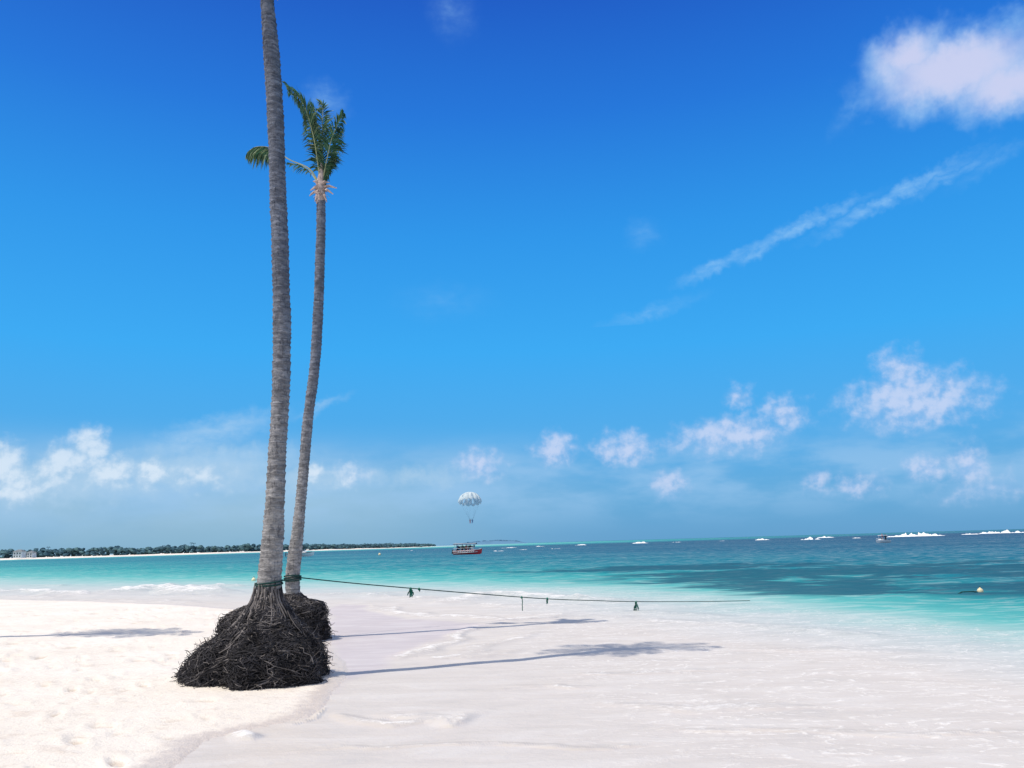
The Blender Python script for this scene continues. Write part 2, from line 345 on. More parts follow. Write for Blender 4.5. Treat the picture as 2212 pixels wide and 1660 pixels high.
# -- low sky: haze bank, cumulus
hn=b.noise(b.mapping(UV,sc=(0.5,1,1)),0.22,4)
hz=b.math('MULTIPLY',b.ss(elv,9.0,2.0),b.ss(azm,12.0,-18.0,0.0,0.95)); hz=b.math('MULTIPLY',hz,b.ss(hn.outputs[0],0.2,0.6,0.65,1.0))
low=b.mix(hz,base,b.mix(b.ss(elv,0.0,4.5),srgb(140,182,208),srgb(166,202,228)))
bank=b.math('MULTIPLY',b.ss(b.noise(b.mapping(UV,sc=(0.35,1,1),loc=(5,3,0)),0.35,5).outputs[0],0.36,0.62,0,0.6),b.ss(b.math('ABSOLUTE',b.math('SUBTRACT',elv,4.2)),4.0,0.3))
low=b.mix(bank,low,srgb(158,200,238))
lb=field(UVw,[(120,1045,260,50,0,1.0),(430,1015,260,55,3,1.0),(660,1035,170,36,0,.9),(-150,1030,200,70,0,1),(900,1030,200,26,0,.6)])
cn=b.noise(UV,0.85,5,0.56); cn2=b.noise(b.mapping(UV,loc=(0.25,-0.35,0)),0.85,4,0.56)
lbd=b.ss(b.math('ADD',lb,b.math('MULTIPLY',b.math('SUBTRACT',cn.outputs[0],0.5),1.2)),-0.1,0.95,0,0.8)
low=b.mix(lbd,low,srgb(172,206,234))
wl=[(470,930,170,34,14,.75),(690,878,70,12,22,.5),(400,960,110,24,8,.7),(500,990,180,30,4,.6)]
dwl=b.math('MULTIPLY',b.ss(field(UVw,wl),-0.2,0.85),b.ss(wn.outputs[0],0.25,0.7,0.45,1.0))
low=b.mix(b.math('MULTIPLY',dwl,0.8),low,srgb(165,205,240))
cum=[(1975,865,150,65,0,1.0),(1940,800,50,50,0,.8),(1580,940,145,45,4,.95),(1690,895,50,45,0,.8),(1593,855,32,28,0,.6),(1350,970,75,42,0,.9),(1198,968,52,42,0,1),(1035,1003,62,38,0,.75),
 (1450,1048,40,36,0,.75),(1850,1048,65,26,0,.6),(1765,1038,35,26,0,.5),(2090,1005,42,44,0,.75),(1998,1012,45,30,-20,.75),(2140,1050,90,28,0,.4),
 (190,962,46,42,0,1.15),(150,1000,66,46,20,1.1),(240,1018,54,40,0,1.05),(322,1022,38,32,0,1),(0,1010,50,58,0,1.15),(30,1050,74,38,0,.95),(755,1022,42,30,0,.85),(685,1025,32,24,0,.75),(430,1030,60,28,0,.55)]
fc=field(UVc,cum)
fcn=b.math('ADD',fc,b.math('MULTIPLY',b.math('SUBTRACT',cn.outputs[0],0.5),1.2))
dc=b.ss(fcn,-0.2,0.80,0,0.80)
shade=b.ss(b.math('ADD',b.math('SUBTRACT',cn.outputs[0],cn2.outputs[0]),b.math('MULTIPLY',fcn,0.22)),-0.15,0.28)
lft=b.ss(azm,-5.0,-14.0)
cl_hi=b.mix(lft,srgb(206,218,246),srgb(222,236,250)); cl_lo=b.mix(lft,srgb(150,190,237),srgb(172,205,234))
low=b.mix(dc,low,b.mix(shade,cl_lo,cl_hi))
# -- high sky: one big soft cloud and wisps
wsp=[(1545,578,100,18,17,.8),(1640,540,60,18,25,.8),(1735,488,170,18,15,.85),(1930,427,190,18,18,.85),(2060,378,90,14,20,.5),(2150,345,90,14,24,.3),(1400,678,130,18,14,.4),(705,215,38,55,70,.5),(975,20,60,50,-40,.3),
 (1390,505,40,30,0,.3),(960,650,80,30,0,.15),(1840,240,60,20,40,.3),(2190,50,40,40,0,.6)]
dw=b.math('MULTIPLY',b.ss(field(UVw,wsp),-0.15,0.85),b.ss(wn.outputs[0],0.30,0.75,0.35,1.0))
high=b.mix(b.math('MULTIPLY',dw,0.7),base,wispcol)
big=[(2065,150,215,88,-3,1.0),(2180,180,150,75,0,.9),(1960,125,115,75,0,.85)]
fb=field(UVw,big); bn=b.noise(UV,0.40,4,0.5)
db=b.ss(b.math('ADD',fb,b.math('MULTIPLY',b.math('SUBTRACT',bn.outputs[0],0.5),0.8)),-0.08,0.72,0,0.9)
high=b.mix(db,high,b.mix(b.ss(fb,0.1,0.8),srgb(150,198,244),srgb(210,215,243)))
# -- unseen white cloud added overhead and behind to soften shadows, sea haze under the horizon
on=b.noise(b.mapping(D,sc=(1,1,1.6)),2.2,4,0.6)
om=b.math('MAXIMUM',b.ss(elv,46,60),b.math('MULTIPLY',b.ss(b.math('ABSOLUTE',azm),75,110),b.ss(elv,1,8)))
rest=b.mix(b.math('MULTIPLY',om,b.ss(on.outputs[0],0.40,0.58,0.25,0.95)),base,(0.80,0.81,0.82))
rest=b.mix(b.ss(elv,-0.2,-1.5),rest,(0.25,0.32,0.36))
m1_=b.n('ShaderNodeMixShader'); b.l(b.math('GREATER_THAN',elv,15.0),m1_.inputs[0]); b.l(background(low),m1_.inputs[1]); b.l(background(high),m1_.inputs[2])
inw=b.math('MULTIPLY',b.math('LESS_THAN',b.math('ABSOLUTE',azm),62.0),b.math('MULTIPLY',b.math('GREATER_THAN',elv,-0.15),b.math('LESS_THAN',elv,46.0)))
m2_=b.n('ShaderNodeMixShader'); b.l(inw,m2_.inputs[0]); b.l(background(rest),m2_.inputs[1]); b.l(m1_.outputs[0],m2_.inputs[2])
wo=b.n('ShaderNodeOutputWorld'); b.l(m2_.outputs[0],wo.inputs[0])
w.cycles.sampling_method='MANUAL'; w.cycles.sample_map_resolution=256

# ---------------------------------------------------------------- palms
def bark(name,c1,c2,c3):
    m,nt=new_mat(name); b=NB(nt); tc=b.n('ShaderNodeTexCoord'); O=tc.outputs['Object']
    a=b.noise(b.mapping(O,sc=(3,3,16)),1.6,6,0.7,0.5); v=b.noise(b.mapping(O,sc=(14,14,3)),2.0,5,0.7); big=b.noise(O,1.3,4); bl=b.noise(b.mapping(O,sc=(1,1,1.8)),5.5,5,0.6)
    c=b.mix(b.ss(a.outputs[0],0.38,0.62),c1,c2); c=b.mix(b.ss(v.outputs[0],0.52,0.68,0,0.85),c,c3); c=b.mix(b.ss(big.outputs[0],0.40,0.7,0,0.4),c,tuple(q*0.55 for q in c1))
    c=b.mix(b.ss(bl.outputs[0],0.54,0.66,0,0.6),c,tuple(min(1,q*1.25) for q in c2)); c=b.mix(b.ss(bl.outputs[0],0.46,0.34,0,0.55),c,c3)
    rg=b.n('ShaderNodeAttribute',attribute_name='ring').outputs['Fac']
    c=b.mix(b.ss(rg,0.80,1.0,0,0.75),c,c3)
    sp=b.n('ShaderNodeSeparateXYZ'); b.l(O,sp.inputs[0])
    c=b.mix(b.ss(sp.outputs[2],1.5,6.5,0,0.85),c,b.mix(1.0,c,(0.42,0.49,0.66),'MULTIPLY'))  # bluish shade towards the trunk top, put into the bark colour
    p=b.n('ShaderNodeBsdfPrincipled'); b.l(c,p.inputs['Base Color']); p.inputs['Roughness'].default_value=0.9; p.inputs['Specular IOR Level'].default_value=0.1
    hh=b.math('ADD',a.outputs[0],b.math('ADD',b.math('MULTIPLY',v.outputs[0],0.6),b.math('MULTIPLY',bl.outputs[0],0.8))); bp=b.n('ShaderNodeBump'); bp.inputs['Strength'].default_value=1.0; bp.inputs['Distance'].default_value=0.045
    b.l(hh,bp.inputs['Height']); b.l(bp.outputs[0],p.inputs['Normal']); o=b.n('ShaderNodeOutputMaterial'); b.l(p.outputs[0],o.inputs[0]); return m
barkm=bark("palm_bark",(0.25,0.245,0.245),(0.43,0.42,0.42),(0.10,0.10,0.11))
rootm=simple_mat("palm_root",(0.040,0.038,0.042),0.85,0.5,6,0.25)
rootl=simple_mat("palm_root_dry",(0.17,0.155,0.15),0.9,0.4,6,0.1)
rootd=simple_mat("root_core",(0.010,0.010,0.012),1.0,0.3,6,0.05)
leafg=simple_mat("palm_leaf",(0.045,0.115,0.065),0.5,0.5,3,0.3,trans=0.3)
leafy=simple_mat("palm_leaf_pale",(0.19,0.27,0.15),0.5,0.4,3,0.3,trans=0.35)
rachm=simple_mat("palm_rachis",(0.33,0.36,0.20),0.6,0.2,4,0.3)
sheath=simple_mat("palm_sheath",(0.42,0.33,0.30),0.8,0.35,14,0.2,bump=0.5)

def interp_path(pts,step):
    P=[Vector(p[0]) for p in pts]; R=[p[1] for p in pts]; out=[]; rad=[]
    n=len(P)
    for i in range(n-1):
        p0=P[max(i-1,0)];p1=P[i];p2=P[i+1];p3=P[min(i+2,n-1)]; L=(p2-p1).length; k=max(2,int(L/step))
        for j in range(k):
            t=j/k; out.append(0.5*((2*p1)+(-p0+p2)*t+(2*p0-5*p1+4*p2-p3)*t*t+(-p0+3*p1-3*p2+p3)*t**3)); rad.append(R[i]*(1-t)+R[i+1]*t)
    out.append(P[-1]); rad.append(R[-1]); return out,rad
def trunk(path,parent,seed,step=0.02,ringgap=0.085,name="trunk"):
    random.seed(seed); pts,rad=interp_path(path,step); seg=28; vs=[];fs=[]; ring=[]
    n=len(pts); prof=[0]*n; ph=0.0; gap=ringgap
    for k in range(n):
        if k: ph+=(pts[k]-pts[k-1]).length/gap
        if ph>=1: ph-=1; gap=ringgap*random.uniform(0.6,1.6)
        prof[k]=ph
    offs=[random.uniform(0,50) for _ in range(3)]
    A=np.array([2*math.pi*q/seg for q in range(seg)])
    for k in range(n):
        z=pts[k].z
        nz=fbm(np.cos(A)*1.6+offs[0]+z*0.15,np.sin(A)*1.6+z*2.6,4,seed)-0.47
        nz2=vnoise(np.cos(A)*2.5+offs[1],np.sin(A)*2.5+z*11,seed+3)-0.5
        prf=(prof[k]+0.35*(vnoise(np.cos(A)*1.1+offs[2],np.sin(A)*1.1+z*0.8,seed+7)))%1.0
        rr=rad[k]*(1+0.18*nz+0.07*nz2)+0.016*(prf**2)-0.006
        ring.extend(prf.tolist())
        for q in range(seg): vs.append((pts[k].x+rr[q]*math.cos(A[q]),pts[k].y+rr[q]*math.sin(A[q]),z))
    for k in range(n-1):
        for q in range(seg):
            q2=(q+1)%seg; fs.append((k*seg+q,k*seg+q2,(k+1)*seg+q2,(k+1)*seg+q))
    fs.append(tuple((n-1)*seg+q for q in range(seg)))
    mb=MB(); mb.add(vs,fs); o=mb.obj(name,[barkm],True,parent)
    at_=o.data.attributes.new('ring','FLOAT','POINT'); at_.data.foreach_set('value',ring); return o

def root_mound(profile,cfun,parent,seed,nroot,topr,depthsc=1.0,rad=0.010):
    random.seed(seed); zz=[p[0] for p in profile][::-1]; rr=[p[1] for p in profile][::-1]
    def Rz(z): return float(np.interp(z,zz,rr))
    top=profile[0][0]; lob=[random.uniform(0,6.28) for _ in range(4)]
    def lump(a,z): return 1+0.06*math.sin(3*a+lob[0]+z*2)+0.06*math.sin(7*a+lob[1]+z*3)+0.04*math.sin(11*a+lob[2]+z*5)
    def S(a,z,k=1.0):
        c=cfun(z); r=Rz(z)*lump(a,z)*k; return Vector((c[0]+r*math.cos(a),c[1]+r*math.sin(a)*depthsc,z))
    core=MB(); vs=[];fs=[];nz=26;na=48
    for i in range(nz):
        z=top*(1-i/(nz-1))
        for j in range(na): 
            a=2*math.pi*j/na; vs.append(S(a,max(z,0),0.87+random.uniform(-0.05,0.05))if i<nz-1 else S(a,0,0.9)-Vector((0,0,0.12)))
    for i in range(nz-1):
        for j in range(na): j2=(j+1)%na; fs.append((i*na+j,(i+1)*na+j,(i+1)*na+j2,i*na+j2))
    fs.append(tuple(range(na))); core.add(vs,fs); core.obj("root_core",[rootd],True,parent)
    mb=MB()
    for _ in range(nroot):
        a=random.uniform(0,2*math.pi); u=random.random()
        z=top*(1-u**1.15*0.92); L=random.uniform(0.20,0.6)*(0.6+0.4*top); n=random.randint(6,10); pts=[]; k=random.uniform(0.87,1.05)
        da=random.uniform(-0.7,0.7)/n; dr=random.uniform(-0.01,0.02)
        for i in range(n):
            pts.append(S(a,max(z,-0.03),k)+Vector([random.gauss(0,0.012) for _ in range(3)]))
            slope=max(0.25,1.0-abs(Rz(max(z-0.1,0))-Rz(z))/0.16)
            z-=L/n*random.uniform(0.4,1.2)*min(1,slope+0.25); a+=da+random.gauss(0,0.09)/max(0.4,Rz(max(z,0))); k+=dr*random.uniform(-.2,1)
            if z<-0.05: break
        if len(pts)<3: continue
        zt=pts[0].z/top; r=rad*random.uniform(0.5,1.3)
        mi=1 if random.random()<(0.10+0.5*max(0,zt-0.5)) else 0
        mb.tube(pts,[r*(1-0.45*i/len(pts)) for i in range(len(pts))],4,mi,False)
    for _ in range(int(nroot*0.8)):
        a=random.uniform(0,2*math.pi); z=random.uniform(-0.02,top*0.62); p=S(a,max(z,0),random.uniform(0.93,1.03)); 
        d=Vector((math.cos(a),math.sin(a),random.uniform(-0.9,0.5))).normalized(); pts=[p]
        for i in range(random.randint(3,6)):
            d=(d+Vector([random.gauss(0,0.6) for _ in range(3)])+Vector((0,0,-0.12))).normalized(); p=p+d*random.uniform(0.018,0.05); pts.append(p.copy())
        r=rad*random.uniform(0.4,1.1); mb.tube(pts,[r*(1-0.12*i) for i in range(len(pts))],4,1 if random.random()<0.14 else 0,False)
    mb.obj("roots",[rootm,rootl],True,parent)

def frond(mb,pts,n=60,L=0.42,droop=0.6,start=0.2,wind=Vector((0,0,0)),r=0.016,pale=0.2,sidew=1.0,twist=0.0,lw=1.0):
    P,_=interp_path([(p,1) for p in pts],0.03); m=len(P); Q=P[::max(1,m//18)]+[P[-1]]
    mb.tube(Q,[r*(1-0.8*i/len(Q)) for i in range(len(Q))],5,2,False)
    for i in range(n):
        t=start+(1-start)*i/n; k=min(m-2,int(t*(m-1))); p=P[k]; T=(P[k+1]-P[max(k-1,0)]).normalized()
        S=T.cross(Vector((math.sin(twist),0.15,math.cos(twist)))); 
        if S.length<0.05: S=T.cross(Vector((0,1,0)))
        S.normalize(); l=L*(math.sin(math.pi*min(1,(t-start)/(1-start)*0.80+0.16)))**0.7
        for sd in (-1,1):
            if random.random()<0.06: continue
            d=(T*random.uniform(0.55,0.9)+S*sd*sidew*random.uniform(0.6,1.0)+Vector((0,0,-droop*0.35))+wind).normalized()
            d2=(d+Vector((0,0,-droop))*random.uniform(0.5,1.2)+wind*0.8).normalized(); ll=l*random.uniform(0.7,1.2)
            p1=p+d*ll*0.5; p2=p1+d2*ll*0.5; W=d.cross(Vector((random.gauss(0,1),random.gauss(0,1),random.gauss(0,1))))
            if W.length<1e-3: continue
            W=W.normalized()*random.uniform(0.010,0.018)*lw
            mb.add([p-W*0.5,p+W*0.5,p1-W,p1+W,p2],[(0,1,3,2),(2,3,4)],1 if random.random()<pale else 0)

# --- near palm
YA=11.9
pa=empty("coconut_palm",(0,0,0))
rowsA=[(1305,578,31),(1290,578,27),(1260,581,25.5),(1200,586,24.5),(1100,593,20.5),(1000,598,19),(900,604,18.5),(800,608,18.8),(700,609,18.8),(600,607,18.2),(500,604,18),(400,600,17.5),(300,597,17.3),(200,592,17.2),(100,585,16.8),(30,579,15),(0,577,14)]
path=[(at(x,y,YA),hw*YA/(F*math.cos(PIT)+(830-y)*UP.y)) for y,x,hw in rowsA]
path.append((path[-1][0]+Vector((-0.02,0.02,0.35)),0.085))
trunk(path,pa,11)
topA=path[-1][0].copy()
cA0=at(578,1290,YA).x; cAb=at(550,1470,YA).x
def cfA(z): t=min(1,max(0,z/1.19)); return (cAb+(cA0-cAb)*min(1,t*1.5),YA)
root_mound([(1.22,.17),(1.10,.21),(0.85,.37),(0.65,.57),(0.45,.81),(0.18,.94),(0.0,0.97)],cfA,pa,5,4600,0.2,1.0,0.0078)
mb=MB(); random.seed(3)
for i in range(95):
    a=2*math.pi*i/95+random.gauss(0,0.05); z0=random.uniform(1.12,1.36); pts=[]; prof_z=[1.4,1.22,1.10,.85,.65,.45]; prof_r=[.165,.185,.22,.38,.58,.82]
    z=z0; zend=random.uniform(0.45,1.0)
    while z>zend:
        r=float(np.interp(z,prof_z[::-1],prof_r[::-1]))+0.01; cc=cfA(z); pts.append((cc[0]+r*math.cos(a),cc[1]+r*math.sin(a),z)); a+=random.gauss(0,0.045); z-=0.055
    if len(pts)<3: continue
    r0_=random.uniform(0.008,0.017); mb.tube(pts,[r0_*(1-0.35*k/len(pts)) for k in range(len(pts))],5,1 if random.random()<0.6 else 0,True)
mb.obj("aerial_roots",[rootm,rootl],True,pa)
mb=MB(); random.seed(21)
for i in range(11):
    a=2*math.pi*i/11+random.uniform(-.2,.2); L=random.uniform(1.2,1.7); e=random.uniform(0.55,1.15)
    d=Vector((math.cos(a)*1.0,math.sin(a)*0.55,0)); p0=topA+Vector((0,0,0.1))
    pts=[p0,p0+d*L*0.3*math.cos(e)+Vector((0,0,L*0.38*math.sin(e)+.05)),p0+d*L*0.7+Vector((0,0,L*0.5*math.sin(e))),p0+d*L*1.0+Vector((0,0,L*0.42*math.sin(e)))]
    frond(mb,pts,46,0.42,0.35,0.22)
mb.ball(topA+Vector((0,0,0.12)),0.14,3,10,8,0.15,(1,1,1.8))
for k in range(7):
    a=k*0.9; mb.ball(topA+Vector((0.16*math.cos(a),0.16*math.sin(a),0.30)),0.075,3,8,6,0,(1,1,1.2))
mb.tube([topA+Vector((.03,-.05,-.22)),topA+Vector((.14,-.08,-.30)),topA+Vector((.22,-.1,-.42))],[.04,.03,.01],6,3)
mb.obj("crown",[leafg,leafy,rachm,sheath],False,pa)

# --- palm behind
YB=17.0
pb=empty("coconut_palm",(0,0,0))
rowsB=[(1330,634,19),(1300,634,16),(1250,632,15),(1200,637,14.5),(1100,648,11.5),(1000,657,10.8),(900,666,10.8),(800,679,10.8),(700,686,11),(600,690,10.2),(500,693,10),(435,693.5,9.3)]
path=[(at(x,y,YB),hw*YB/(F*math.cos(PIT)+(830-y)*UP.y)) for y,x,hw in rowsB]
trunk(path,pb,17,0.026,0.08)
cB=at(597,1370,YB).x; cBt=at(630,1310,YB).x
def cfB(z): t=min(1,max(0,(z-0.45)/0.35)); return (cB+(cBt-cB)*t,YB)
root_mound([(0.92,.16),(0.80,.30),(0.70,.70),(0.55,.92),(0.30,.98),(0.0,.97)],cfB,pb,9,2800,0.2,0.8,0.010)
def B(x,y,dy=0.0): return at(x,y,YB+dy)
mb=MB(); random.seed(33)
frond(mb,[B(691,400),B(686,350,-.1),B(676,290,-.2),B(655,225,-.2),B(618,182,-.1)],110,0.50,0.60,0.30,Vector((0.10,0,-.1)),pale=0.15,lw=1.3)
frond(mb,[B(692,395),B(684,330,.2),B(668,262,.3),B(640,215,.4),B(622,196,.4)],80,0.46,0.7,0.30,Vector((0.15,0,-.1)),pale=0.1,lw=1.3)
frond(mb,[B(694,390),B(697,330),B(696,270,-.1),B(697,232,-.1),B(688,218,-.1)],80,0.36,0.5,0.2,Vector((0,0,-0.1)),pale=0.6,sidew=0.6,lw=1.2)
frond(mb,[B(694,390),B(692,320,.1),B(684,265,.2),B(672,228,.2)],80,0.44,0.6,0.2,Vector((0,0,0)),pale=0.2,sidew=0.8,lw=1.3)
frond(mb,[B(697,390),B(707,340,-.1),B(718,295,-.15),B(742,244,-.1)],95,0.44,0.6,0.15,Vector((-.08,0,-.1)),pale=0.12,sidew=0.8,lw=1.3)
frond(mb,[B(697,392),B(710,352,.2),B(722,320,.3),B(734,275,.3)],80,0.42,0.8,0.15,Vector((-.08,0,-.15)),pale=0.1,sidew=0.8,lw=1.3)
frond(mb,[B(696,395),B(708,362,.1),B(718,345,.2),B(726,338,.3)],50,0.38,1.1,0.1,Vector((0,0,-.3)),pale=0.1,sidew=0.7,lw=1.3)
frond(mb,[B(695,392),B(690,350,.3),B(684,310,.4),B(678,280,.4)],70,0.42,0.8,0.25,Vector((0,0,-.2)),pale=0.1,sidew=0.7,lw=1.3)
frond(mb,[B(689,398),B(668,365),B(625,345),B(585,320,.1),B(552,318,.15),B(534,330,.15)],80,0.54,1.6,0.62,Vector((0.02,0,-.65)),pale=0.4,r=0.020,sidew=0.5,lw=1.3)
frond(mb,[B(688,400),B(672,375,.2),B(650,358,.2),B(622,352,.2)],26,0.26,0.7,0.45,Vector((0,0,-.2)),pale=0.3,r=0.014,sidew=0.6)
mb.tube([B(693,440),B(692,420),B(692,400),B(694,375),B(695,350)],[0.10,0.115,0.095,0.06,0.02],10,3,True,0.08)
for dx,dy,lx,ly in [(-4,415,-24,424),(-3,408,-22,412),(2,405,36,407),(3,410,28,420),(-2,418,-12,436),(4,418,14,437),(1,400,20,395),(-3,400,-16,392)]:
    mb.tube([B(692+dx,dy,random.uniform(-.1,.1)),B(692+(dx+lx)/2,(dy+ly)/2-4,-.08),B(692+lx,ly,-.1)],[0.05,0.035,0.008],6,3,True,0.15)
for k in range(30):
    a=random.uniform(0,6.28); p=B(692,random.uniform(400,430)); q=p+Vector((math.cos(a)*random.uniform(.1,.24),math.sin(a)*.2,random.uniform(-.16,.06))); mb.tube([p,(p+q)/2+Vector((0,0,.03)),q],0.006,3,3,False)
mb.obj("crown",[leafg,leafy,rachm,sheath],False,pb)

# --- palm just outside the view on the left (its shadow reaches the sand)
cx_,cy_=gnd(255,1378); hC=9.2; off=Vector((shv.x,shv.y))/shv.length*(hC/math.tan(el)); topC=Vector((cx_-off.x,cy_-off.y,hC))
pc=empty("coconut_palm",(0,0,0))
path=[(Vector((topC.x-1.2+1.2*t**1.5,topC.y-0.1+1.1*(1-t),hC*t-0.02)),0.17-0.06*t) for t in [0,.15,.3,.45,.6,.75,.9,1]]
trunk(path,pc,23,0.04,0.09)
mb=MB(); random.seed(44)
for i in range(13):
    a=2*math.pi*i/13+random.uniform(-.2,.2); L=random.uniform(1.4,2.0); e=random.uniform(0.5,1.0)
    d=Vector((math.cos(a),math.sin(a)*0.6,0)); p0=topC
    frond(mb,[p0,p0+d*L*0.3+Vector((0,0,L*0.3)),p0+d*L*0.7+Vector((0,0,L*0.38)),p0+d*L+Vector((0,0,L*0.2))],46,0.5,0.5,0.2)
mb.ball(topC,0.14,3,10,8,0.15,(1,1,1.8)); mb.obj("crown",[leafg,leafy,rachm,sheath],False,pc)

# ---------------------------------------------------------------- mooring rope
ropem=simple_mat("rope_green",(0.012,0.05,0.045),0.8,0.3,30,0.2)
ragm=simple_mat("rag_green",(0.012,0.13,0.09),0.8,0.4,20,0.2)
mb=MB(); random.seed(5)
rp=[at(646,1248,YB-0.05),at(760,1260,17.9),at(885,1271,18.7),at(1030,1283,19.5),at(1180,1294,20.3),at(1290,1298,21.0),at(1370,1300,21.5),at(1500,1300,22.2),at(1620,1298,22.9)]
P,_=interp_path([(p,1) for p in rp],0.12); mb.tube(P,[0.013-0.004*i/len(P) for i in range(len(P))],6,0)
def wrap(c,r,k,zs_):
    for j in range(k):
        ring=[(c.x+(r+random.uniform(0,.01))*math.cos(t),c.y+(r+.005)*math.sin(t),c.z+zs_*j+0.02*math.sin(t+j)) for t in np.linspace(0,2*math.pi,25)]; mb.tube(ring,0.012,5,0,False)
wrap(at(632,1253,YB),0.165,4,0.024); wrap(at(581,1262,YA),0.185,2,0.025)
def rag(x,y,Y,h,n,wd):
    c=at(x,y,Y); mb.ball(c,0.028,1,8,6,0.2)
    for i in range(n):
        dx=random.uniform(-wd,wd); pts=[c+Vector((dx*t**0.7+random.gauss(0,.01),random.gauss(0,.02),-h*random.uniform(.6,1)*t)) for t in (0,.3,.6,1)]
        W=Vector((0.010,0.005,0)); vs=[];fs=[]
        for q in pts: vs+= [q-W,q+W]
        for k in range(3): fs.append((2*k,2*k+1,2*k+3,2*k+2))
        mb.add(vs,fs,1)
rag(887,1272,18.7,0.20,10,0.07); rag(905,1273,18.8,0.06,4,0.03); rag(1374,1301,21.5,0.28,10,0.08); rag(1182,1294,20.3,0.14,3,0.02); rag(1127,1291,20.0,0.40,1,0.01)
mb.obj("mooring_rope",[ropem,ragm],True)

# ---------------------------------------------------------------- buoys
white=simple_mat("white_gelcoat",(0.72,0.73,0.74),0.35,0.06,3,0.5)
cream=simple_mat("buoy_plastic",(0.75,0.66,0.42),0.5,0.12,6,0.4)
def buoy(x,y,r,line=True):
    cx,cy=gnd(x,y); mb=MB(); mb.ball((cx,cy,r*0.55),r,0,14,10,0.0,(1,1,1.05)); mb.tube([(cx,cy,r*1.5),(cx,cy,r*1.85)],[r*.3,r*.22],8,0); 
    ring=[(cx+r*.2*math.cos(t),cy,r*1.95+r*.2*math.sin(t)) for t in np.linspace(0,6.283,10)]; mb.tube(ring,r*.07,5,1,False)
    if line:
        mb.tube([(cx-r*.8,cy,0.02),(cx-r*3,cy-.1,0.05),(cx-r*6,cy+.05,0.035),(cx-r*8,cy,-0.02)],r*.22,6,1)
    mb.obj("mooring_buoy",[cream,ropem],True)
buoy(2118,1281,0.085); buoy(548,1256,0.13,False); buoy(820,1200,0.30,False)

# ---------------------------------------------------------------- people (skinned bodies)
clothes=[simple_mat("cloth_red",(0.5,0.06,0.05),0.8,0.1),simple_mat("cloth_blue",(0.05,0.12,0.35),0.8,0.1),simple_mat("cloth_dark",(0.05,0.05,0.06),0.8,0.1)]
def person(loc,parent,cl=0,seated=True,face=0.0,name="person"):
    J={'pel':(0,0,0),'spine':(0,0,.25),'chest':(0,0,.45),'neck':(0,0,.60),'head':(0,-.01,.72),'top':(0,0,.84)}
    legs={'hip':(.1,0,-.03),'knee':(.13,-.42,-.02),'ank':(.12,-.48,-.44),'toe':(.12,-.62,-.48)}
    arms={'sh':(.19,0,.52),'el':(.30,-.08,.34),'wr':(.27,-.28,.50),'ha':(.26,-.34,.57)}
    rad={'pel':.14,'spine':.125,'chest':.15,'neck':.06,'head':.095,'top':.06,'hip':.095,'knee':.065,'ank':.042,'toe':.035,'sh':.06,'el':.045,'wr':.032,'ha':.04}
    v=[];e=[];r=[]
    def addv(n,p): v.append(p); r.append(rad[n]); return len(v)-1
    ids=[addv(n,J[n]) for n in J]; e+=[(ids[i],ids[i+1]) for i in range(len(ids)-1)]
    for s in(-1,1):
        pr=ids[0]
        for n in legs: q=legs[n]; k=addv(n,(q[0]*s,q[1],q[2])); e.append((pr,k)); pr=k
        pr=ids[2]
        for n in arms: q=arms[n]; k=addv(n,(q[0]*s,q[1],q[2])); e.append((pr,k)); pr=k
    me=bpy.data.meshes.new(name); me.from_pydata(v,e,[]); o=bpy.data.objects.new(name,me); scene.collection.objects.link(o)
    o.modifiers.new("s",'SKIN')
    if me.skin_vertices:
        for i,sv in enumerate(me.skin_vertices[0].data): sv.radius=(r[i],r[i]*.8); sv.use_root=(i==0)
    o.modifiers.new("ss",'SUBSURF').levels=1
    me.materials.append(clothes[cl]); o.location=loc; o.rotation_euler=(0,0,face)
    if parent: o.parent=parent
    return o

# ---------------------------------------------------------------- boats
redm=simple_mat("red_hull_paint",(0.55,0.035,0.045),0.35,0.12,2,0.5)
darkm=simple_mat("dark_trim",(0.035,0.045,0.06),0.6,0.3,3,0.3)
glassm=simple_mat("tinted_glass",(0.02,0.04,0.05),0.15,0.2,2,0.6)
greym=simple_mat("canopy_cloth",(0.24,0.28,0.31),0.8,0.2,3,0.2)
def hull(mb,L,W,D,mi_lo,mi_hi,mi_deck,sheer=0.25,z0=-0.15):
    ns=15; ring=9; vs=[]; 
    for i in range(ns):
        t=i/(ns-1); x=-L/2+L*t; w_=W/2*(1-max(0,(t-0.45)/0.55)**2.2)*(0.9+0.1*min(1,t*4)); w_=max(w_,0.02); sh=D+sheer*t*t; ke=z0+ (sheer*1.2*max(0,(t-.75)/.25)**2)
        for k in range(ring):
            u=k/(ring-1)*2-1; s=abs(u); y=w_*math.copysign(min(1,s*1.25)**0.75,u)*(0.82+0.18*s); z=ke+(sh-ke)*max(0,(s-0.25)/0.75)**0.9
            vs.append((x+ (0.25*L*0.12*s if i==ns-1 else 0),y,z))
    k0=len(mb.v); mb.v.extend(vs)
    for i in range(ns-1):
        for k in range(ring-1):
            a=k0+i*ring+k; f=(a,a+1,a+ring+1,a+ring); mb.f.append(f); mb.m.append(mi_hi if k in(0,ring-2) else mi_lo)
    for i in range(ns-1):
        a=k0+i*ring; mb.f.append((a,a+ring,a+2*ring-1,a+ring-1)); mb.m.append(mi_deck)
    mb.f.append(tuple(k0+k for k in range(ring))[::-1]); mb.m.append(mi_lo)
def place(obj_e,x,y,rot):
    cx,cy=gnd(x,y); obj_e.location=(cx,cy,0); obj_e.rotation_euler=(0,0,rot)
tb=empty("tour_boat"); mb=MB(); L=5.3
hull(mb,L,1.9,0.75,0,0,2,0.25)
